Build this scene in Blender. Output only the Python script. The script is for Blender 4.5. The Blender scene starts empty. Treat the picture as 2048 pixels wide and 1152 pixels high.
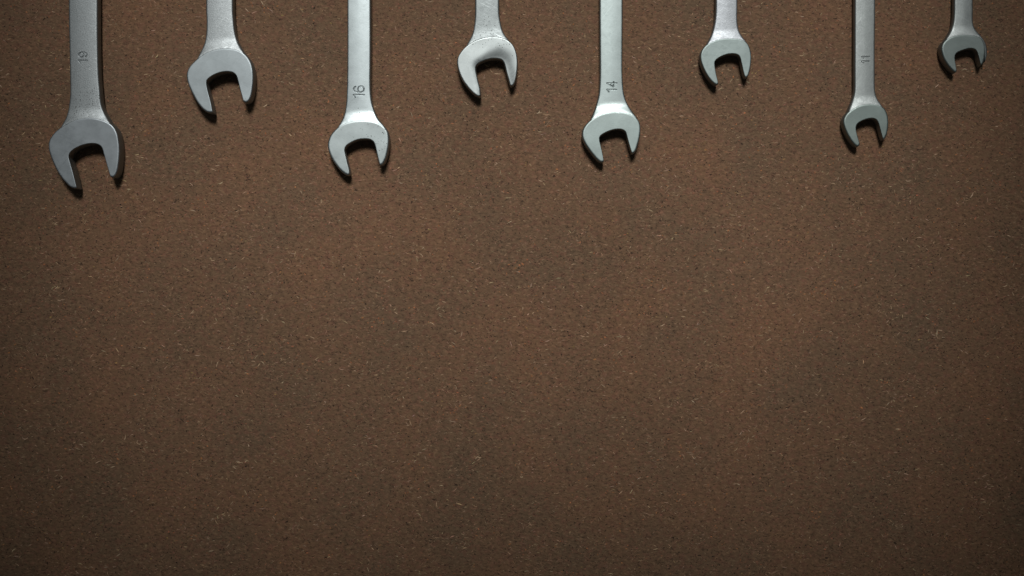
import bpy, math, random
import numpy as np
from mathutils import Vector
from mathutils.geometry import delaunay_2d_cdt

random.seed(7)
rng = np.random.default_rng(11)
scene = bpy.context.scene
col = scene.collection

# ------------------------------------------------------------------ camera
CAM_H = 0.60          # metres above the board
FPX = 2250.0          # focal length in photo pixels (photo 2048 wide)
cam_d = bpy.data.cameras.new('camera')
cam = bpy.data.objects.new('camera', cam_d)
col.objects.link(cam)
cam.location = (0, 0, CAM_H)
cam.rotation_euler = (0, 0, 0)
cam_d.sensor_width = 36.0
cam_d.lens = FPX / 2048.0 * 36.0
cam_d.clip_start = 0.01
cam_d.clip_end = 50.0
scene.camera = cam

# ------------------------------------------------------------------ light
world = bpy.data.worlds.new('World')
scene.world = world
world.use_nodes = True
bg = world.node_tree.nodes['Background']
bg.inputs['Color'].default_value = (0.80, 0.95, 1.0, 1)
bg.inputs['Strength'].default_value = 0.045

def area_lamp(name, loc, target, sx, sy, power, color, spread):
    l = bpy.data.lights.new(name, 'AREA')
    l.shape = 'RECTANGLE'
    l.size = sx
    l.size_y = sy
    l.energy = power
    l.color = color
    l.spread = math.radians(spread)
    o = bpy.data.objects.new(name, l)
    o.location = loc
    d = Vector(target) - Vector(loc)
    o.rotation_euler = d.to_track_quat('-Z', 'Y').to_euler()
    col.objects.link(o)
    return o

area_lamp('softbox_lamp', (0.0, 0.69, 0.97), (0.0, 0.074, 0.0), 0.52, 0.34, 0.48,
          (1.0, 0.985, 0.96), 19)

scene.view_settings.view_transform = 'Standard'
scene.view_settings.look = 'None'
scene.view_settings.gamma = 1.0
scene.view_settings.exposure = 0.0
scene.view_settings.use_curve_mapping = False
scene.render.engine = 'CYCLES'

# ------------------------------------------------------------------ helpers
def W(px, py, z):
    """photo pixel -> metres on the plane at height z"""
    k = (CAM_H - z) / FPX
    return ((px - 1024.0) * k, (576.0 - py) * k)

def make_mesh(name, verts, faces, mat, parent=None, smooth=True, sharp=None):
    me = bpy.data.meshes.new(name)
    me.from_pydata([tuple(v) for v in verts], [], [tuple(int(i) for i in f) for f in faces])
    me.update()
    if smooth:
        me.shade_smooth()
        if sharp:
            me.set_sharp_from_angle(angle=math.radians(sharp))
    me.materials.append(mat)
    o = bpy.data.objects.new(name, me)
    col.objects.link(o)
    if parent is not None:
        o.parent = parent
    return o

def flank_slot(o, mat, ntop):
    # the flanks take a second steel, darker and rougher than most top faces
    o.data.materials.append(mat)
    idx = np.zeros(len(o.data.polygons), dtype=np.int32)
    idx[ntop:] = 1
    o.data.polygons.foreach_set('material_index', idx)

def catmull(pts, n=10):
    """open Catmull-Rom through pts"""
    P = np.asarray(pts, float)
    P = np.vstack([2 * P[0] - P[1], P, 2 * P[-1] - P[-2]])
    out = []
    for i in range(1, len(P) - 2):
        p0, p1, p2, p3 = P[i - 1:i + 3]
        for k in range(n):
            t = k / n
            out.append(0.5 * ((2 * p1) + (-p0 + p2) * t + (2 * p0 - 5 * p1 + 4 * p2 - p3) * t * t
                              + (-p0 + 3 * p1 - 3 * p2 + p3) * t ** 3))
    out.append(P[-2])
    return np.array(out)

def resample(P, step):
    d = np.r_[0, np.cumsum(np.linalg.norm(np.diff(P, axis=0), axis=1))]
    n = max(3, int(round(d[-1] / step)))
    s = np.linspace(0, d[-1], n + 1)
    return np.c_[np.interp(s, d, P[:, 0]), np.interp(s, d, P[:, 1])]

def smooth_open(P, it):
    P = P.copy()
    for _ in range(it):
        P[1:-1] = 0.5 * P[1:-1] + 0.25 * (P[:-2] + P[2:])
    return P

def seg_dist(Q, A, B):
    """distance of points Q to the segments A-B (minimum)"""
    out = np.full(len(Q), 1e9)
    AB = B - A
    L2 = (AB ** 2).sum(1) + 1e-12
    for s in range(0, len(Q), 1500):
        q = Q[s:s + 1500]
        t = (((q[:, None] - A[None]) * AB[None]).sum(2) / L2[None]).clip(0, 1)
        d = q[:, None] - (A[None] + t[..., None] * AB[None])
        out[s:s + 1500] = np.sqrt((d ** 2).sum(2)).min(1)
    return out

def inside(Q, poly):
    x, y = Q[:, 0], Q[:, 1]
    r = np.zeros(len(Q), bool)
    n = len(poly)
    for i in range(n):
        x1, y1 = poly[i]
        x2, y2 = poly[(i + 1) % n]
        c = ((y1 > y) != (y2 > y)) & (x < (x2 - x1) * (y - y1) / (y2 - y1 + 1e-15) + x1)
        r ^= c
    return r

def area2(P):
    return np.sum(P[:, 0] * np.roll(P[:, 1], -1) - np.roll(P[:, 0], -1) * P[:, 1])

def normals2(P):
    """inward normals of a CCW closed polygon"""
    T = np.roll(P, -1, 0) - np.roll(P, 1, 0)
    T /= np.linalg.norm(T, axis=1)[:, None] + 1e-12
    return np.c_[-T[:, 1], T[:, 0]]

def bev(d, r):
    d = np.clip(d, 0, r)
    return r - np.sqrt(np.maximum(r * r - (r - d) ** 2, 0))

def plate(outline, ztop, zbot, rb, grid, rings, extra=None, bulge=0.0):
    """A solid in millimetres: the top is the height field ztop(Q), the flanks are
    slightly bulged, the underside is rounded by rb.  outline: CCW closed."""
    n = len(outline)
    N = normals2(outline)
    A, B = outline, np.roll(outline, -1, 0)
    inner = []
    for d in rings:
        q = outline + N * d
        ok = inside(q, outline)
        dd = seg_dist(q, A, B)
        inner.append(q[ok & (dd > 0.93 * d)])
    lo, hi = outline.min(0), outline.max(0)
    gx = np.arange(lo[0], hi[0], grid)
    gy = np.arange(lo[1], hi[1], grid)
    G = np.array([(x + (0.5 * grid if j % 2 else 0), y) for j, y in enumerate(gy) for x in gx])
    ok = inside(G, outline)
    G = G[ok]
    G = G[seg_dist(G, A, B) > rings[-1] + 0.45 * grid]
    if extra is not None:
        elo, ehi = extra.min(0) - 0.06, extra.max(0) + 0.06
        G = G[~((G > elo) & (G < ehi)).all(1)]
        inner.append(extra)
    inner.append(G)
    I = np.vstack(inner)
    # drop near duplicates
    key = np.round(I / 0.07).astype(int)
    _, idx = np.unique(key, axis=0, return_index=True)
    I = I[np.sort(idx)]
    allp = np.vstack([outline, I])
    res = delaunay_2d_cdt([Vector((float(a), float(b))) for a, b in allp],
                          [(i, (i + 1) % n) for i in range(n)], [], 1, 1e-6)
    V2 = np.array([(v.x, v.y) for v in res[0]])
    orig = res[3]
    remap = {}
    for k, lst in enumerate(orig):
        for i in lst:
            remap[i] = k
    zt = ztop(V2)
    verts = [(x, y, z) for (x, y), z in zip(V2, zt)]
    faces = []
    T = np.array([tuple(f) for f in res[2]])
    keep = inside(V2[T].mean(1), outline)
    for f in T[keep]:
        a, b, c = f
        p, q, r = V2[a], V2[b], V2[c]
        if (q[0] - p[0]) * (r[1] - p[1]) - (q[1] - p[1]) * (r[0] - p[0]) < 0:
            f = (a, c, b)
        faces.append(tuple(f))
    ntop = len(faces)
    loop = [remap[i] for i in range(n)]
    zedge = np.array([verts[i][2] for i in loop])
    prev = loop
    zb = zbot + rb
    prof = [(0.30, 0.30 * bulge * 2), (0.5, bulge), (0.70, 0.30 * bulge * 2), (1.0, 0.0)]
    for t, o in prof:
        ring = []
        for i in range(n):
            p = outline[i] - N[i] * o
            verts.append((p[0], p[1], zedge[i] + (zb - zedge[i]) * t))
            ring.append(len(verts) - 1)
        for i in range(n):
            j = (i + 1) % n
            faces.append((prev[i], ring[i], ring[j], prev[j]))
        prev = ring
    for ins, dz in ((0.12 * rb, 0.4 * rb), (0.45 * rb, 0.8 * rb), (0.9 * rb, rb)):
        ring = []
        for i in range(n):
            p = outline[i] + N[i] * ins
            verts.append((p[0], p[1], zb - dz))
            ring.append(len(verts) - 1)
        for i in range(n):
            j = (i + 1) % n
            faces.append((prev[i], ring[i], ring[j], prev[j]))
        prev = ring
    cap = delaunay_2d_cdt([Vector((float(a), float(b))) for a, b in outline],
                          [(i, (i + 1) % n) for i in range(n)], [], 1, 1e-6)
    CT = np.array([tuple(q) for q in cap[2]])
    CV = np.array([(q.x, q.y) for q in cap[0]])
    back = [min(l) if l else 0 for l in cap[3]]
    for q in CT[inside(CV[CT].mean(1), outline)]:
        a, b, c = q
        if np.cross(CV[b] - CV[a], CV[c] - CV[a]) > 0:
            b, c = c, b
        faces.append((prev[back[a]], prev[back[b]], prev[back[c]]))
    return np.array(verts), faces, ntop

# ------------------------------------------------------------------ materials
class NT:
    def __init__(self, name):
        self.m = bpy.data.materials.new(name)
        self.m.use_nodes = True
        self.t = self.m.node_tree
        self.b = self.t.nodes['Principled BSDF']
        self.coord = self.t.nodes.new('ShaderNodeTexCoord')

    def n(self, kind, **kw):
        x = self.t.nodes.new(kind)
        for k, v in kw.items():
            setattr(x, k, v)
        return x

    def l(self, a, b):
        self.t.links.new(a, b)

    def mapping(self, scale, rot=(0, 0, 0), loc=(0, 0, 0), src=None):
        if any(rot):          # turn first, stretch afterwards
            q = self.n('ShaderNodeMapping')
            q.inputs['Rotation'].default_value = rot
            self.l(src or self.coord.outputs['Object'], q.inputs['Vector'])
            src = q.outputs['Vector']
        m = self.n('ShaderNodeMapping')
        m.inputs['Scale'].default_value = scale
        m.inputs['Location'].default_value = loc
        self.l(src or self.coord.outputs['Object'], m.inputs['Vector'])
        return m.outputs['Vector']

    def noise(self, vec, scale, detail=3.0, rough=0.55, dist=0.0):
        x = self.n('ShaderNodeTexNoise')
        x.inputs['Scale'].default_value = scale
        x.inputs['Detail'].default_value = detail
        x.inputs['Roughness'].default_value = rough
        x.inputs['Distortion'].default_value = dist
        self.l(vec, x.inputs['Vector'])
        return x.outputs['Fac']

    def ramp(self, fac, stops):
        r = self.n('ShaderNodeValToRGB')
        e = r.color_ramp.elements
        while len(e) < len(stops):
            e.new(0.5)
        for k, (p, c) in enumerate(stops):
            e[k].position = p
            e[k].color = (c, c, c, 1) if isinstance(c, (int, float)) else (*c, 1)
        self.l(fac, r.inputs['Fac'])
        return r.outputs['Color']

    def mix(self, fac, a, b, blend='MIX'):
        x = self.n('ShaderNodeMix', data_type='RGBA', blend_type=blend)
        for s, v in ((x.inputs[0], fac), (x.inputs[6], a), (x.inputs[7], b)):
            if isinstance(v, (int, float)):
                s.default_value = v
            elif isinstance(v, tuple):
                s.default_value = (*v, 1)
            else:
                self.l(v, s)
        return x.outputs[2]

    def math(self, op, a, b=0.0, clamp=False):
        x = self.n('ShaderNodeMath', operation=op, use_clamp=clamp)
        for s, v in ((x.inputs[0], a), (x.inputs[1], b)):
            if isinstance(v, (int, float)):
                s.default_value = v
            else:
                self.l(v, s)
        return x.outputs[0]

MM = 1000.0
STEEL = (0.51, 0.545, 0.548)      # satin chrome, a little cool

def metal(name, color, rough, grain=0.0, brush=0.0, pits=None, pit_amount=0.0, seed=0.0):
    """satin chrome steel; grain = blasted texture, brush = faint sanding lines,
    pits = (x, y, radius) in the thing's own metres where rust pits gather"""
    t = NT(name)
    color = tuple(c * k for c, k in zip(color, STEEL))
    vec = t.mapping((MM, MM, MM), loc=(seed, seed * 0.7, 0))
    cloud = t.noise(vec, 0.16, 3.0)
    fine = t.noise(vec, 1.7, 3.0, 0.75)
    brushv = t.mapping((0.25 * MM, 3.2 * MM, MM), rot=(0, 0, 0.25), loc=(seed, 0, 0))
    bl = t.noise(brushv, 1.0, 3.0, 0.6)
    base = t.mix(t.ramp(cloud, [(0.3, 0.0), (0.7, 1.0)]),
                 tuple(c * 0.90 for c in color), tuple(min(1, c * 1.06) for c in color))
    base = t.mix(min(1.0, 0.15 + grain * 0.5), base, t.ramp(fine, [(0.25, tuple(c * 0.72 for c in color)), (0.75, tuple(min(1, c * 1.12) for c in color))]))
    r = t.math('ADD', rough + 0.04, t.math('MULTIPLY', cloud, 0.10))
    r = t.math('ADD', r, t.math('MULTIPLY', bl, 0.10 * brush))
    # stray hairline scratches at two angles
    scr = None
    for ang, off in ((0.5, 0.0), (-0.9, 40.0)):
        sv = t.mapping((0.045 * MM, 1.5 * MM, MM), rot=(0, 0, ang), loc=(seed + off, off, 0))
        q = t.ramp(t.noise(sv, 1.0, 1.0, 0.5), [(0.66, 0.0), (0.70, 1.0)])
        scr = q if scr is None else t.math('ADD', scr, q, True)
    base = t.mix(t.math('MULTIPLY', scr, 0.13), base, tuple(min(1, c * 1.5) for c in color))
    r = t.math('SUBTRACT', r, t.math('MULTIPLY', scr, 0.06))
    smudge = t.noise(t.mapping((0.35 * MM, 0.5 * MM, MM), loc=(seed * 2, 0, 0)), 1.0, 4.0, 0.65, 0.8)
    r = t.math('ADD', r, t.math('MULTIPLY', t.ramp(smudge, [(0.42, 0.0), (0.62, 1.0)]), 0.05))
    base = t.mix(t.math('MULTIPLY', t.ramp(smudge, [(0.5, 0.0), (0.7, 1.0)]), 0.20), base, tuple(c * 0.72 for c in color))
    # rust pits: small round spots, denser where the cloud noise is high
    pv = t.n('ShaderNodeTexVoronoi', feature='F1')
    pv.inputs['Scale'].default_value = 1.35
    t.l(vec, pv.inputs['Vector'])
    sep = t.n('ShaderNodeSeparateColor')
    t.l(pv.outputs['Color'], sep.inputs['Color'])
    pick = sep.outputs[0]
    size = t.math('ADD', 0.09, t.math('MULTIPLY', sep.outputs[1], 0.20))
    thr = t.math('MULTIPLY', t.ramp(cloud, [(0.42, 0.25), (0.68, 1.0)]), pit_amount * 0.18)
    if pits:
        for (x, y, rad, amt) in pits:
            m = t.n('ShaderNodeVectorMath', operation='DISTANCE')
            t.l(t.coord.outputs['Object'], m.inputs[0])
            m.inputs[1].default_value = (x, y, 0.007)
            g = t.math('SUBTRACT', 1.0, t.math('DIVIDE', m.outputs['Value'], rad), True)
            thr = t.math('ADD', thr, t.math('MULTIPLY', g, amt))
    sel = t.math('LESS_THAN', pick, thr)
    spot = t.math('LESS_THAN', pv.outputs['Distance'], size)
    pit = t.math('MULTIPLY', sel, spot)
    base = t.mix(pit, base, (0.055, 0.048, 0.042))
    t.l(base, t.b.inputs['Base Color'])
    t.l(t.math('ADD', r, t.math('MULTIPLY', pit, 0.35)), t.b.inputs['Roughness'])
    t.l(t.math('SUBTRACT', 1.0, t.math('MULTIPLY', pit, 0.7)), t.b.inputs['Metallic'])
    h = t.math('ADD', t.math('MULTIPLY', fine, grain), t.math('MULTIPLY', bl, brush * 0.25))
    h = t.math('SUBTRACT', h, t.math('MULTIPLY', pit, 1.2))
    bp = t.n('ShaderNodeBump')
    bp.inputs['Strength'].default_value = 0.6
    bp.inputs['Distance'].default_value = 0.00011
    t.l(h, bp.inputs['Height'])
    t.l(bp.outputs['Normal'], t.b.inputs['Normal'])
    return t.m

def board_material():
    t = NT('fibreboard_brown')
    vec = t.mapping((MM, MM, MM))
    # warp so the fibres curl
    wn = t.n('ShaderNodeTexNoise')
    wn.inputs['Scale'].default_value = 0.45
    wn.inputs['Detail'].default_value = 2.0
    t.l(vec, wn.inputs['Vector'])
    sub = t.n('ShaderNodeVectorMath', operation='SUBTRACT')
    t.l(wn.outputs['Color'], sub.inputs[0])
    sub.inputs[1].default_value = (0.5, 0.5, 0.5)
    sc = t.n('ShaderNodeVectorMath', operation='SCALE')
    sc.inputs['Scale'].default_value = 3.4
    t.l(sub.outputs[0], sc.inputs[0])
    add = t.n('ShaderNodeVectorMath', operation='ADD')
    t.l(vec, add.inputs[0])
    t.l(sc.outputs[0], add.inputs[1])
    fib1 = t.noise(t.mapping((0.32, 0.95, 1.0), src=add.outputs[0]), 1.0, 4.0, 0.6)
    fib2 = t.noise(t.mapping((0.45, 1.3, 1.0), rot=(0, 0, 0.5), src=add.outputs[0]), 1.0, 3.0, 0.6)
    big = t.noise(vec, 0.022, 3.0)
    patch = t.noise(t.mapping((0.26, 0.36, 1), src=vec), 1.0, 3.0, 0.6, 0.6)
    grey = (0.152, 0.0945, 0.055)
    red = (0.172, 0.087, 0.053)
    ochre = (0.166, 0.095, 0.052)
    c = t.mix(t.ramp(big, [(0.35, 0.0), (0.65, 1.0)]), grey, ochre)
    c = t.mix(t.ramp(patch, [(0.48, 0.0), (0.64, 0.8)]), c, red)
    f = t.math('ADD', t.math('MULTIPLY', fib1, 0.6), t.math('MULTIPLY', fib2, 0.4))
    shade = t.ramp(f, [(0.30, 0.28), (0.45, 0.86), (0.55, 1.08), (0.72, 1.75)])
    c = t.mix(1.0, c, shade, 'MULTIPLY')
    # broad uneven staining of the sheet
    stain = t.noise(vec, 0.011, 4.0, 0.6)
    c = t.mix(1.0, c, t.ramp(stain, [(0.30, (0.86, 0.88, 0.88)), (0.70, (1.10, 1.04, 1.03))]), 'MULTIPLY')
    # open pores: small dark pits of their own shape
    pv = t.n('ShaderNodeTexVoronoi', feature='F1')
    pv.inputs['Scale'].default_value = 0.50
    t.l(t.mapping((1.0, 1.35, 1.0), src=add.outputs[0]), pv.inputs['Vector'])
    sep = t.n('ShaderNodeSeparateColor')
    t.l(pv.outputs['Color'], sep.inputs['Color'])
    pit = t.math('MULTIPLY', t.math('LESS_THAN', sep.outputs[0], 0.24),
                 t.math('LESS_THAN', pv.outputs['Distance'], t.math('MULTIPLY', sep.outputs[1], 0.27)))
    c = t.mix(t.math('MULTIPLY', pit, 0.85), c, (0.028, 0.016, 0.010))
    t.l(c, t.b.inputs['Base Color'])
    t.b.inputs['Roughness'].default_value = 0.82
    t.b.inputs['Specular IOR Level'].default_value = 0.25
    h = t.math('SUBTRACT', f, t.math('MULTIPLY', pit, 0.5))
    bp = t.n('ShaderNodeBump')
    bp.inputs['Strength'].default_value = 0.8
    bp.inputs['Distance'].default_value = 0.0005
    t.l(h, bp.inputs['Height'])
    t.l(bp.outputs['Normal'], t.b.inputs['Normal'])
    return t.m

def fibre_material():
    t = NT('wood_fibre')
    a = t.n('ShaderNodeVertexColor', layer_name='fibre_colour')
    nz = t.noise(t.mapping((MM, MM, MM)), 0.8, 2.0)
    c = t.mix(0.35, a.outputs['Color'], t.ramp(nz, [(0.3, 0.6), (0.7, 1.3)]), 'MULTIPLY')
    t.l(c, t.b.inputs['Base Color'])
    t.b.inputs['Roughness'].default_value = 0.8
    t.b.inputs['Specular IOR Level'].default_value = 0.25
    return t.m

# ------------------------------------------------------------------ the board
BX, BY, BT = 0.46, 0.46, 0.006
bv = []
cy = 0.10
e = 0.0006
for z, i in ((-BT, e), (-BT + e, 0), (-e, 0), (0, e)):
    for sx, sy in ((-1, -1), (1, -1), (1, 1), (-1, 1)):
        bv.append((sx * (BX - i), cy + sy * (BY - i), z))
bf = [(3, 2, 1, 0), (12, 13, 14, 15)]
for k in range(3):
    for i in range(4):
        j = (i + 1) % 4
        bf.append((k * 4 + i, k * 4 + j, k * 4 + 4 + j, k * 4 + 4 + i))
board = make_mesh('fibreboard', bv, bf, board_material(), smooth=False)
board['kind'] = 'structure'
board['label'] = 'brown pressed wood fibreboard lying under all the wrenches'

def build_fibres():
    x0, x1, y0, y1 = -0.33, 0.33, -0.20, 0.21
    groups = [  # count, length range mm, width range mm, colour, jitter
        (30000, (0.9, 3.2), (0.22, 0.46), (0.225, 0.138, 0.085), 0.24),
        (28000, (0.8, 2.8), (0.22, 0.48), (0.056, 0.032, 0.019), 0.30),
        (9500, (1.0, 3.4), (0.22, 0.42), (0.335, 0.222, 0.138), 0.22),
        (8000, (0.8, 2.4), (0.30, 0.75), (0.215, 0.094, 0.056), 0.22),
        (1700, (1.8, 5.2), (0.30, 0.50), (0.40, 0.275, 0.175), 0.22),
        (2400, (0.8, 2.4), (0.40, 0.90), (0.30, 0.125, 0.055), 0.22),
        (500, (0.8, 2.4), (0.40, 0.80), (0.24, 0.150, 0.060), 0.20),
        (3400, (0.6, 1.8), (0.36, 0.80), (0.028, 0.017, 0.011), 0.30),
    ]
    V, F, C = [], [], []
    base = 0
    S = 5
    for cnt, (l0, l1), (w0, w1), c, jit in groups:
        cx = rng.uniform(x0, x1, cnt)
        cyy = rng.uniform(y0, y1, cnt)
        # part of them gather in loose clumps, as the pulp settled
        cl = rng.random(cnt) < 0.35
        nc = max(4, cnt // 14)
        ccx, ccy = rng.uniform(x0, x1, nc), rng.uniform(y0, y1, nc)
        pick = rng.integers(0, nc, cnt)
        cx = np.where(cl, ccx[pick] + rng.normal(0, 0.0035, cnt), cx)
        cyy = np.where(cl, ccy[pick] + rng.normal(0, 0.0025, cnt), cyy)
        L = (l0 + (l1 - l0) * rng.beta(1.3, 2.6, cnt)) / MM
        Wd = rng.uniform(w0, w1, cnt) / MM
        th = rng.normal(0, 0.62, cnt)
        bend = rng.normal(0, 0.75, cnt)
        rise = rng.uniform(0.02, 0.14, cnt) / MM
        colr = np.clip(np.array(c)[None] * (1 + rng.normal(0, jit, cnt))[:, None]
                       * (1 + rng.normal(0, 0.06, (cnt, 3))), 0.006, 0.7)
        s = np.linspace(-0.5, 0.5, S)
        # a bent centre line: angle th + bend*s, integrated
        ang = th[:, None] + bend[:, None] * s[None]
        px = cx[:, None] + L[:, None] * np.cumsum(np.cos(ang), 1) / S
        py = cyy[:, None] + L[:, None] * np.cumsum(np.sin(ang), 1) / S
        taper = np.array([0.18, 0.85, 1.0, 0.8, 0.15])[None] * (1 + rng.normal(0, 0.16, (cnt, S)))
        hw = 0.5 * Wd[:, None] * np.clip(taper, 0.08, 1.4)
        nx, ny = -np.sin(ang), np.cos(ang)
        arch = rise[:, None] * np.array([0.15, 0.8, 1.0, 0.8, 0.15])[None]
        zlow = np.full((cnt, S), -0.00002)
        ridge = np.stack([px, py, arch + 0.00001], 2)
        a = np.stack([px + nx * hw, py + ny * hw, zlow], 2)
        b = np.stack([px - nx * hw, py - ny * hw, zlow], 2)
        vv = np.stack([a, ridge, b], 2).reshape(cnt, S * 3, 3)
        V.append(vv.reshape(-1, 3))
        C.append(np.repeat(colr, S * 3, 0))
        fl = []
        for k in range(S - 1):
            for m in range(2):
                p = k * 3 + m
                fl.append((p, p + 1, p + 4, p + 3))
        fl = np.array(fl)[:, ::-1]
        off = base + np.arange(cnt)[:, None, None] * (S * 3)
        F.append((fl[None] + off).reshape(-1, 4))
        base += cnt * S * 3
    V = np.vstack(V)
    F = np.vstack(F)
    C = np.vstack(C)
    me = bpy.data.meshes.new('wood_fibres')
    me.vertices.add(len(V))
    me.vertices.foreach_set('co', V.astype(np.float32).ravel())
    me.loops.add(F.size)
    me.loops.foreach_set('vertex_index', F.astype(np.int32).ravel())
    me.polygons.add(len(F))
    me.polygons.foreach_set('loop_start', np.arange(0, F.size, 4, dtype=np.int32))
    me.update(calc_edges=True)
    ca = me.color_attributes.new('fibre_colour', 'FLOAT_COLOR', 'POINT')
    ca.data.foreach_set('color', np.c_[C, np.ones(len(C))].astype(np.float32).ravel())
    me.shade_smooth()
    me.materials.append(fibre_material())
    o = bpy.data.objects.new('wood_fibres', me)
    col.objects.link(o)
    o.parent = board
    o['kind'] = 'stuff'

build_fibres()

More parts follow.
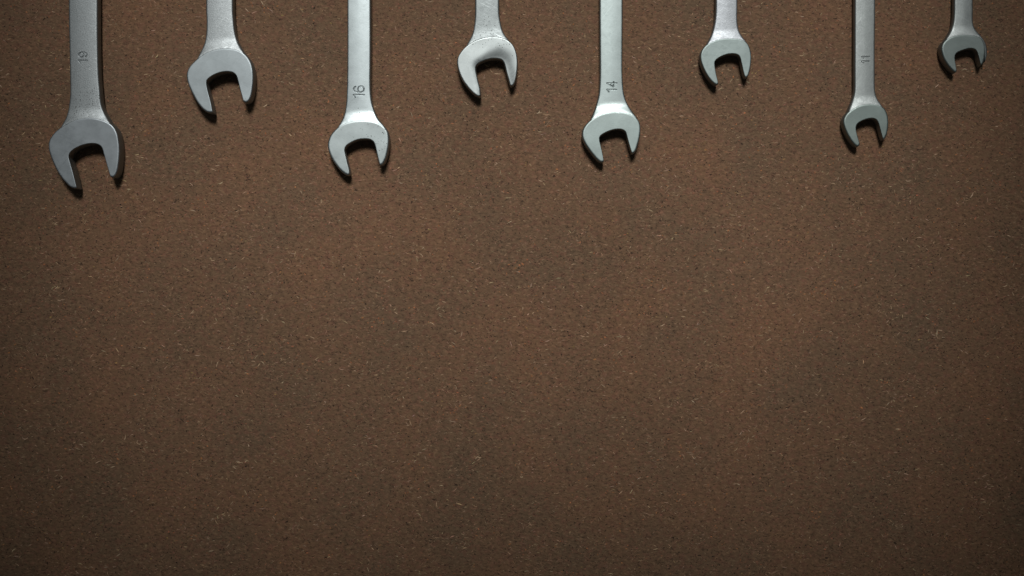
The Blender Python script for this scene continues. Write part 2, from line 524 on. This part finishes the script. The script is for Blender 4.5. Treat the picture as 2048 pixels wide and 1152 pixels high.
# ------------------------------------------------------------------ wrenches
# Outlines were read off the photograph: 'head' in enlarged-crop units (origin, scale),
# from the long jaw's tip round the outside to the short jaw's tip ('tip' = its index),
# then back along the mouth.  'shank' rows are (y, left x, right x) in photo pixels.
SPEC = [
 dict(off=(80, 210), sc=6, t=9.0, zs=0.83, ro=0.80, ri=0.30, neckL=6.0, neckP=2.0, delta=0.16, rs=0.8, length=232,
  head=[(440,997),(400,1000),(350,975),(300,925),(250,865),(200,785),(155,690),(120,600),(99,520),(101,450),(127,385),(180,322),(250,264),(320,220),(400,180),(490,156),(580,149),(680,158),(780,188),(857,232),(905,290),(932,360),(946,440),(953,520),(950,620),(940,720),(924,800),(900,850),(870,872),(846,862),(835,830),(805,730),(775,620),(755,545),(735,498),(690,469),(620,460),(550,470),(480,491),(410,526),(360,570),(342,620),(355,670),(385,775),(415,885)], tip=29,
  shank=[(0,137,195),(50,137.5,195),(100,138.5,195.5),(150,139.5,197),(180,140,199.5),(200,139,201),(210,137.5,202.5),(220,136,206),(230,133.5,211.5),(240,130,218),(248,126,223)],
  digits=((130,80),[[(395,592),(645,592)],[(392,592),(440,662)],[(592,490),(635,440),(615,385),(550,358),(475,362),(415,395),(402,450),(450,500),(510,490),(542,440),(525,390),(480,365)]]),
  face=dict(color=(0.60,0.62,0.65), rough=0.36, brush=0.5, pit_amount=0.05), shaft=dict(color=(0.60,0.61,0.62), rough=0.42, grain=1.0, pit_amount=0.12), pits=[(168,206,42,1.3)],
  label='largest wrench, grey blasted steel stamped 19, at the far left of the board'),
 dict(off=(350, 60), sc=6, t=8.7, zs=0.83, ro=0.80, ri=0.30, neckL=6.0, neckP=1.9, delta=0.16, rs=0.8, length=222,
  head=[(452,990),(400,990),(350,965),(300,915),(245,835),(200,750),(160,660),(138,570),(142,500),(170,440),(225,380),(300,312),(380,264),(470,231),(560,216),(650,215),(740,232),(818,270),(875,327),(915,400),(935,480),(940,560),(935,660),(922,750),(905,815),(880,855),(845,873),(822,858),(805,800),(775,690),(752,595),(735,545),(700,510),(640,497),(560,503),(480,530),(415,568),(380,605),(376,645),(386,705),(410,795),(435,895)], tip=27,
  shank=[(0,411.8,465.5),(30,412.3,466.5),(50,412.7,467.8),(60,412.6,469),(70,411.7,470.8),(80,410.3,473.7),(90,407.5,478.3),(100,403.3,485),(110,398.5,491)],
  face=dict(color=(0.57,0.60,0.62), rough=0.36, brush=0.5), shaft=dict(color=(0.63,0.64,0.65), rough=0.40, grain=0.9), pits=[(492,200,14,0.5)],
  label='big plain grey steel wrench without a number between the 19 and 16 wrenches'),
 dict(off=(645, 220), sc=8, t=7.8, zs=0.84, ro=1.0, ri=0.40, neckL=5.0, neckP=1.6, delta=0.06, rs=0.7, length=205,
  head=[(432,1030),(415,1050),(370,1035),(300,985),(230,905),(160,805),(107,695),(81,595),(85,510),(115,420),(180,332),(262,258),(345,208),(430,180),(540,160),(650,155),(770,165),(880,193),(965,240),(1022,300),(1055,372),(1065,460),(1060,560),(1045,660),(1020,760),(985,840),(950,885),(920,885),(905,840),(875,720),(850,605),(828,530),(793,488),(740,466),(650,462),(560,476),(470,513),(395,560),(359,610),(356,660),(380,765),(405,870),(430,965)], tip=27,
  shank=[(0,694.5,741),(60,694.5,741.2),(120,694.4,741),(160,694.0,740.6),(180,693.4,741),(200,692.6,742.6),(212,691.4,745.6),(220,690.2,748),(230,688,752),(240,684.4,758),(248,679.6,765)],
  digits=((680,150),[[(390,572),(700,576)],[(392,575),(432,645)],[(452,340),(408,368),(397,425),(440,478),(520,505),(600,500),(668,470),(692,405),(660,345),(600,328),(545,348),(518,400),(530,458),(560,488)]]),
  face=dict(color=(0.66,0.70,0.70), rough=0.33, brush=0.2, pit_amount=0.15), shaft=dict(color=(0.66,0.70,0.71), rough=0.33, grain=0.15, pit_amount=0.02), pits=[(762,275,48,0.6),(735,228,24,0.6)],
  label='bright satin wrench stamped 16 with dark pits on its jaw'),
 dict(off=(905, 64), sc=8, t=7.6, zs=0.84, ro=0.65, ri=0.55, neckL=5.0, neckP=1.8, delta=0.28, rs=0.8, length=196, dish=(0.62, 3.6),
  head=[(450,1010),(430,1035),(380,1015),(310,960),(240,880),(170,785),(112,665),(79,545),(73,450),(97,370),(160,282),(240,206),(330,148),(430,106),(540,80),(650,71),(760,80),(850,106),(928,160),(984,228),(1020,320),(1038,420),(1040,540),(1030,650),(1010,760),(980,840),(945,868),(920,850),(895,760),(862,645),(840,545),(815,475),(775,436),(700,422),(610,426),(510,455),(425,495),(378,540),(373,600),(390,695),(415,805),(440,905)], tip=27,
  shank=[(0,950.3,998),(30,950.2,998.8),(50,948.4,1002),(58,947.2,1004),(64,945.8,1006.3),(72,943,1010.8),(80,939,1017),(86,935.5,1022)],
  face=dict(color=(0.62,0.64,0.635), rough=0.31, brush=0.2, pit_amount=0.08), shaft=dict(color=(0.56,0.58,0.58), rough=0.44, grain=0.6, pit_amount=0.35), pits=[(985,66,46,0.65)],
  label='unnumbered pitted wrench with a shiny polished hollow jaw between the 16 and 14 wrenches'),
 dict(off=(1153, 194), sc=8, t=7.2, zs=0.80, ro=0.85, ri=0.30, neckL=4.6, neckP=1.5, delta=0.06, rs=0.7, length=188,
  head=[(440,1030),(420,1050),(370,1035),(300,970),(220,870),(150,770),(106,682),(89,610),(96,540),(130,467),(200,387),(290,320),(390,270),(490,241),(590,229),(700,230),(800,246),(888,277),(958,327),(1005,390),(1026,470),(1025,560),(1010,660),(985,760),(955,850),(920,900),(890,905),(870,850),(840,750),(812,645),(792,570),(760,531),(700,513),(620,516),(530,540),(445,578),(388,615),(366,652),(370,705),(395,805),(420,920)], tip=26,
  shank=[(0,1199.3,1245.5),(60,1199.4,1245.4),(120,1199.8,1245),(150,1199.8,1245.2),(170,1199.2,1246.2),(184,1198.3,1247.5),(194,1196.9,1249.6),(204,1194.2,1253.4),(214,1191,1258.6),(224,1187.4,1265),(234,1183,1271.8)],
  digits=((1184,140),[[(430,566),(705,571)],[(432,568),(487,640)],[(430,382),(710,386)],[(434,384),(618,492)],[(615,492),(625,345)]]),
  face=dict(color=(0.53,0.59,0.57), rough=0.34, brush=0.4), shaft=dict(color=(0.55,0.60,0.59), rough=0.33, grain=0.12), pits=None,
  label='smooth pale steel wrench stamped 14 with a bright neck highlight'),
 dict(off=(1388, 60), sc=9, t=7.0, zs=0.82, ro=0.65, ri=0.30, neckL=5.0, neckP=1.7, delta=0.12, rs=0.8, length=180,
  head=[(438,965),(415,990),(380,975),(310,915),(240,820),(180,710),(136,602),(116,505),(122,420),(157,340),(222,267),(310,211),(410,172),(520,149),(640,142),(760,147),(858,165),(930,204),(982,265),(1016,350),(1034,450),(1032,560),(1020,660),(1000,760),(975,830),(937,858),(910,820),(885,720),(860,610),(836,505),(810,457),(760,431),(680,425),(590,437),(500,470),(425,513),(380,555),(371,605),(380,685),(400,795),(425,895)], tip=25,
  shank=[(0,1431.8,1475.3),(25,1431.4,1474.8),(40,1430.2,1475),(50,1428.5,1475.7),(60,1426.2,1477.6),(66,1424.5,1480),(72,1422,1483.5),(78,1419,1487.4),(84,1415.5,1492)],
  face=dict(color=(0.44,0.49,0.475), rough=0.36, brush=0.5), shaft=dict(color=(0.64,0.64,0.67), rough=0.40, grain=0.8), pits=None,
  label='plain small wrench without a number between the 14 and 11 wrenches'),
 dict(off=(1668, 184), sc=9, t=6.6, zs=0.82, ro=0.90, ri=0.35, neckL=4.4, neckP=1.7, delta=0.12, rs=0.9, length=168,
  head=[(468,950),(440,990),(400,975),(330,905),(270,812),(215,702),(177,595),(166,520),(187,450),(240,372),(330,300),(430,246),(530,216),(640,206),(750,212),(848,240),(918,300),(960,380),(981,470),(985,560),(978,660),(960,750),(935,820),(900,858),(880,838),(850,730),(822,625),(797,548),(760,493),(700,472),(620,478),(540,502),(465,538),(413,582),(397,640),(406,720),(430,812),(455,892)], tip=23,
  shank=[(0,1709.7,1751),(80,1709.4,1750.2),(150,1709.2,1750.2),(172,1709.4,1750.2),(184,1709,1750.8),(192,1707.4,1753),(200,1705,1756.3),(206,1702.7,1759.7),(212,1699.7,1763.5)],
  digits=((1690,80),[[(482,486),(700,484)],[(484,488),(538,530)],[(482,618),(700,618)],[(484,620),(535,664)]]),
  face=dict(color=(0.41,0.46,0.435), rough=0.38, brush=0.5), shaft=dict(color=(0.60,0.61,0.60), rough=0.42, grain=1.0, pit_amount=0.05), pits=None,
  label='slim dark grey grainy wrench stamped 11'),
 dict(off=(1864, 40), sc=9, t=6.4, zs=0.82, ro=0.95, ri=0.35, neckL=4.6, neckP=1.7, delta=0.16, rs=0.9, length=160,
  head=[(450,922),(435,955),(400,935),(330,865),(270,788),(213,690),(180,592),(168,505),(192,420),(260,342),(350,291),(450,263),(550,252),(650,255),(750,265),(838,283),(902,325),(945,395),(967,490),(969,590),(955,690),(925,780),(890,820),(875,790),(850,690),(826,603),(800,547),(760,517),(690,509),(610,524),(530,550),(455,583),(422,620),(412,670),(420,745),(435,830)], tip=22,
  shank=[(0,1908.6,1946.3),(25,1908.3,1946.6),(40,1907.3,1946.2),(48,1906.2,1946.9),(56,1903.8,1949.3),(62,1901.2,1953),(68,1897.5,1958.2),(74,1893.5,1963)],
  face=dict(color=(0.42,0.46,0.44), rough=0.38, brush=0.5), shaft=dict(color=(0.62,0.63,0.62), rough=0.40, grain=0.9), pits=None,
  label='smallest wrench, grainy grey steel without a number, in the top right corner'),
]

def build_wrench(S, idx):
    t = S['t']
    zt = t / MM
    ox, oy = S['off']
    sc = S['sc']
    P = np.array([W(ox + u / sc, oy + v / sc, zt) for u, v in S['head']]) * MM
    tip = S['tip']
    outer = catmull(P[:tip + 1], 8)
    inner = catmull(np.vstack([P[tip:], P[:1]]), 8)
    outer = smooth_open(resample(outer, 0.34), 10)
    inner = smooth_open(resample(inner, 0.34), 7)
    org = np.array([P[:, 0].mean(), P[:, 1].mean()])
    outer, inner = outer - org, inner - org
    head = np.vstack([outer[:-1], inner[:-1]])
    if area2(head) < 0:
        head = head[::-1]
    oA, oB = outer[:-1], outer[1:]
    iA, iB = inner[:-1], inner[1:]
    hA, hB = head, np.roll(head, -1, 0)

    root = bpy.data.objects.new('wrench', None)
    root.empty_display_size = 0.02
    col.objects.link(root)
    root.location = (org[0] / MM, org[1] / MM, 0.0001)
    root['label'] = S['label']
    root['category'] = 'wrench'
    root['group'] = 'wrenches laid in a row on the board'

    # pit centres from photo pixels to the thing's own frame
    pits = None
    if S['pits']:
        pits = []
        for px, py, r, amt in S['pits']:
            a = np.array(W(px, py, zt)) * MM - org
            pits.append((a[0] / MM, a[1] / MM, r / 3750.0, amt))
    m_face = metal('jaw_steel', pits=pits, seed=13.7 * idx + 3, **S['face'])
    m_shaft = metal('shank_steel', pits=pits, seed=9.1 * idx + 50, **S['shaft'])

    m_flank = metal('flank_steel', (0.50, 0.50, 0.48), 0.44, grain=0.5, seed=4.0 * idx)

    # --- open end
    ro, ri = S['ro'], S['ri']
    dish = S.get('dish')

    def head_top(Q):
        do, di = seg_dist(Q, oA, oB), seg_dist(Q, iA, iB)
        z = t - np.maximum(bev(do, ro), bev(di, ri))
        if dish:
            w = np.clip((Q[:, 0] + 4.0) / 9.0, 0, 1)
            z = z - dish[0] * (0.45 + 0.55 * w) * np.exp(-(di / (1.5 + (dish[1] - 1.5) * w)) ** 2)
        # hand-ground faces are never quite flat
        z = z + 0.03 * np.sin(Q[:, 0] * 0.23 + idx) * np.cos(Q[:, 1] * 0.31 + 2 * idx)
        return z
    v, f, ntop = plate(head, head_top, 0.0, 0.9, 1.0, [0.05, 0.13, 0.26, 0.42, 0.62, 0.9, 1.3], bulge=0.18)
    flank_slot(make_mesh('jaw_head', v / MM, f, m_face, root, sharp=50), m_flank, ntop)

    # --- shank
    zs = t * S['zs']
    rows = S['shank']
    zsm = zs / MM
    Lp = np.array([W(a, y, zsm) for y, a, b in rows]) * MM - org
    Rp = np.array([W(b, y, zsm) for y, a, b in rows]) * MM - org
    top = S['length'] - 25.0          # shank end, measured from the jaw
    ylast = Lp[-1, 1]
    def up(side, k):
        return np.array([[side[0, 0] + k, top], [side[0, 0] + k * 0.5, 0.5 * (top + side[0, 1])]])
    def run_in(side, other):
        # carry the flare on along its tangent until it has dived under the head
        d = side[-1] - side[-2]
        d /= np.linalg.norm(d)
        d2 = np.array([np.sign(other[-1, 0] - side[-1, 0]), 0.0])
        out, p, hit = [side], side[-1].copy(), 0
        for k in range(40):
            p = p + 0.35 * d
            d = d + 0.03 * d2
            d /= np.linalg.norm(d)
            if k % 3 == 2:
                out.append(p[None])
            if inside(p[None], head)[0]:
                hit += 1
            if hit > 4:
                break
        return np.vstack(out + [p[None] + 0.2 * d])
    Lp, Rp = run_in(Lp, Rp), run_in(Rp, Lp)
    ylast = min(Lp[-1, 1], Rp[-1, 1])
    Lfull = np.vstack([up(Lp, 0.4), Lp])
    Rfull = np.vstack([up(Rp, -0.4), Rp])
    Ls = smooth_open(resample(catmull(Lfull, 8), 0.7), 8)
    Rs = smooth_open(resample(catmull(Rfull, 8), 0.7), 8)
    # close the plan inside the head
    endc = np.array([Lp[-1] + (Rp[-1] - Lp[-1]) * k for k in np.linspace(0.08, 0.92, 24)])
    crest = outer[outer[:, 1] > min(Lp[-1, 1], Rp[-1, 1]) - 3.0]
    crest = crest[np.argsort(crest[:, 0])]
    endc[:, 1] = np.maximum(endc[:, 1], np.interp(endc[:, 0], crest[:, 0], crest[:, 1]) - 2.4)
    shank = np.vstack([Ls, endc, Rs[::-1]])
    if area2(shank) < 0:
        shank = shank[::-1]
    sA, sB = np.vstack([Ls[:-1], Rs[:-1]]), np.vstack([Ls[1:], Rs[1:]])
    rs = S['rs']
    L, pw, dl = S['neckL'], S['neckP'], S['delta']
    strokes = None
    extra = None
    if 'digits' in S:
        (dx, dy), lines = S['digits']
        sgA, sgB = [], []
        for ln in lines:
            q = np.array([W(dx + u / 14.4, dy + w / 14.4, zsm) for u, w in ln]) * MM - org
            if len(q) > 3:
                q = resample(catmull(q, 6), 0.25)
            sgA.append(q[:-1])
            sgB.append(q[1:])
        strokes = (np.vstack(sgA), np.vstack(sgB))
        allq = np.vstack(strokes)
        lo, hi = allq.min(0) - 0.75, allq.max(0) + 0.75
        gx = np.arange(lo[0], hi[0], 0.12)
        gy = np.arange(lo[1], hi[1], 0.12)
        extra = np.array([(x + (0.06 if j % 2 else 0), y) for j, y in enumerate(gy) for x in gx])
    GW, GD = (0.39, 0.28) if idx == 0 else (0.41, 0.27)

    def shank_top(Q):
        d = seg_dist(Q, sA, sB)
        dh = seg_dist(Q, hA, hB)
        dh[inside(Q, head)] = 0.0
        k = np.clip(1 - dh / L, 0, 1) ** pw
        z = zs + (t - dl - zs) * k
        z = z - bev(d, rs)
        z = z + 0.30 * (1 - (1 - np.clip(d / 6.8, 0, 1)) ** 2) * (1 - k)
        if strokes is not None:
            g = seg_dist(Q, *strokes)
            u = np.clip(1 - g / GW, 0, 1)
            z = z - GD * (u * u * (3 - 2 * u) * 0.6 + u * 0.4)
        return z
    v, f, ntop = plate(shank, shank_top, t - zs, 0.6, 1.1,
                       [0.06, 0.16, 0.32, 0.52, 0.78, 1.15], extra=extra, bulge=0.12)
    if strokes is not None:
        tri = np.array(f[:ntop])
        cen = v[tri].mean(1)[:, :2]
        near = ((cen > lo) & (cen < hi)).all(1)
        g = np.full(len(tri), 9.0)
        g[near] = seg_dist(cen[near], *strokes)
        isd = g < GW * 1.05
        ft = [f[i] for i in range(ntop) if not isd[i]] + f[ntop:]
        fd = [f[i] for i in range(ntop) if isd[i]]
        used = sorted({i for q in fd for i in q})
        rm = {a: b for b, a in enumerate(used)}
        make_mesh('stamped_number', v[used] / MM, [tuple(rm[i] for i in q) for q in fd], m_shaft, root)
        sh = make_mesh('shank', v / MM, ft, m_shaft, root, sharp=50)
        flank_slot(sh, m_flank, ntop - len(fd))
    else:
        sh = make_mesh('shank', v / MM, f, m_shaft, root, sharp=50)
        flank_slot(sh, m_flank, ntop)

    # --- ring end (beyond the frame): twelve-point box, rounded collar
    w0 = Rp[0, 0] - Lp[0, 0]
    R = w0 * 0.98
    ri_ = R * 0.66
    cx_, cy_ = 0.5 * (Lp[0, 0] + Rp[0, 0]), top + R - 2.0
    hz = t * 0.5
    n = 72
    prof = [(R - 1.2, -hz), (R - 0.3, -hz + 0.4), (R, -hz + 1.2), (R, hz - 1.2), (R - 0.3, hz - 0.4), (R - 1.2, hz)]
    prof += [(None, hz), (None, -hz)]
    vv, ff = [], []
    for i in range(n):
        a = 2 * math.pi * i / n
        for r, z in prof:
            if r is None:
                r = ri_ * (1 + 0.055 * abs(((i % 6) / 3.0) - 1))
            vv.append((cx_ + r * math.cos(a), cy_ + r * math.sin(a), hz + z))
    m = len(prof)
    for i in range(n):
        j = (i + 1) % n
        for k in range(m):
            q = (k + 1) % m
            ff.append((i * m + k, j * m + k, j * m + q, i * m + q))
    make_mesh('ring_end', np.array(vv) / MM, ff, m_face, root, sharp=35)
    return root

for i, S in enumerate(SPEC):
    build_wrench(S, i)
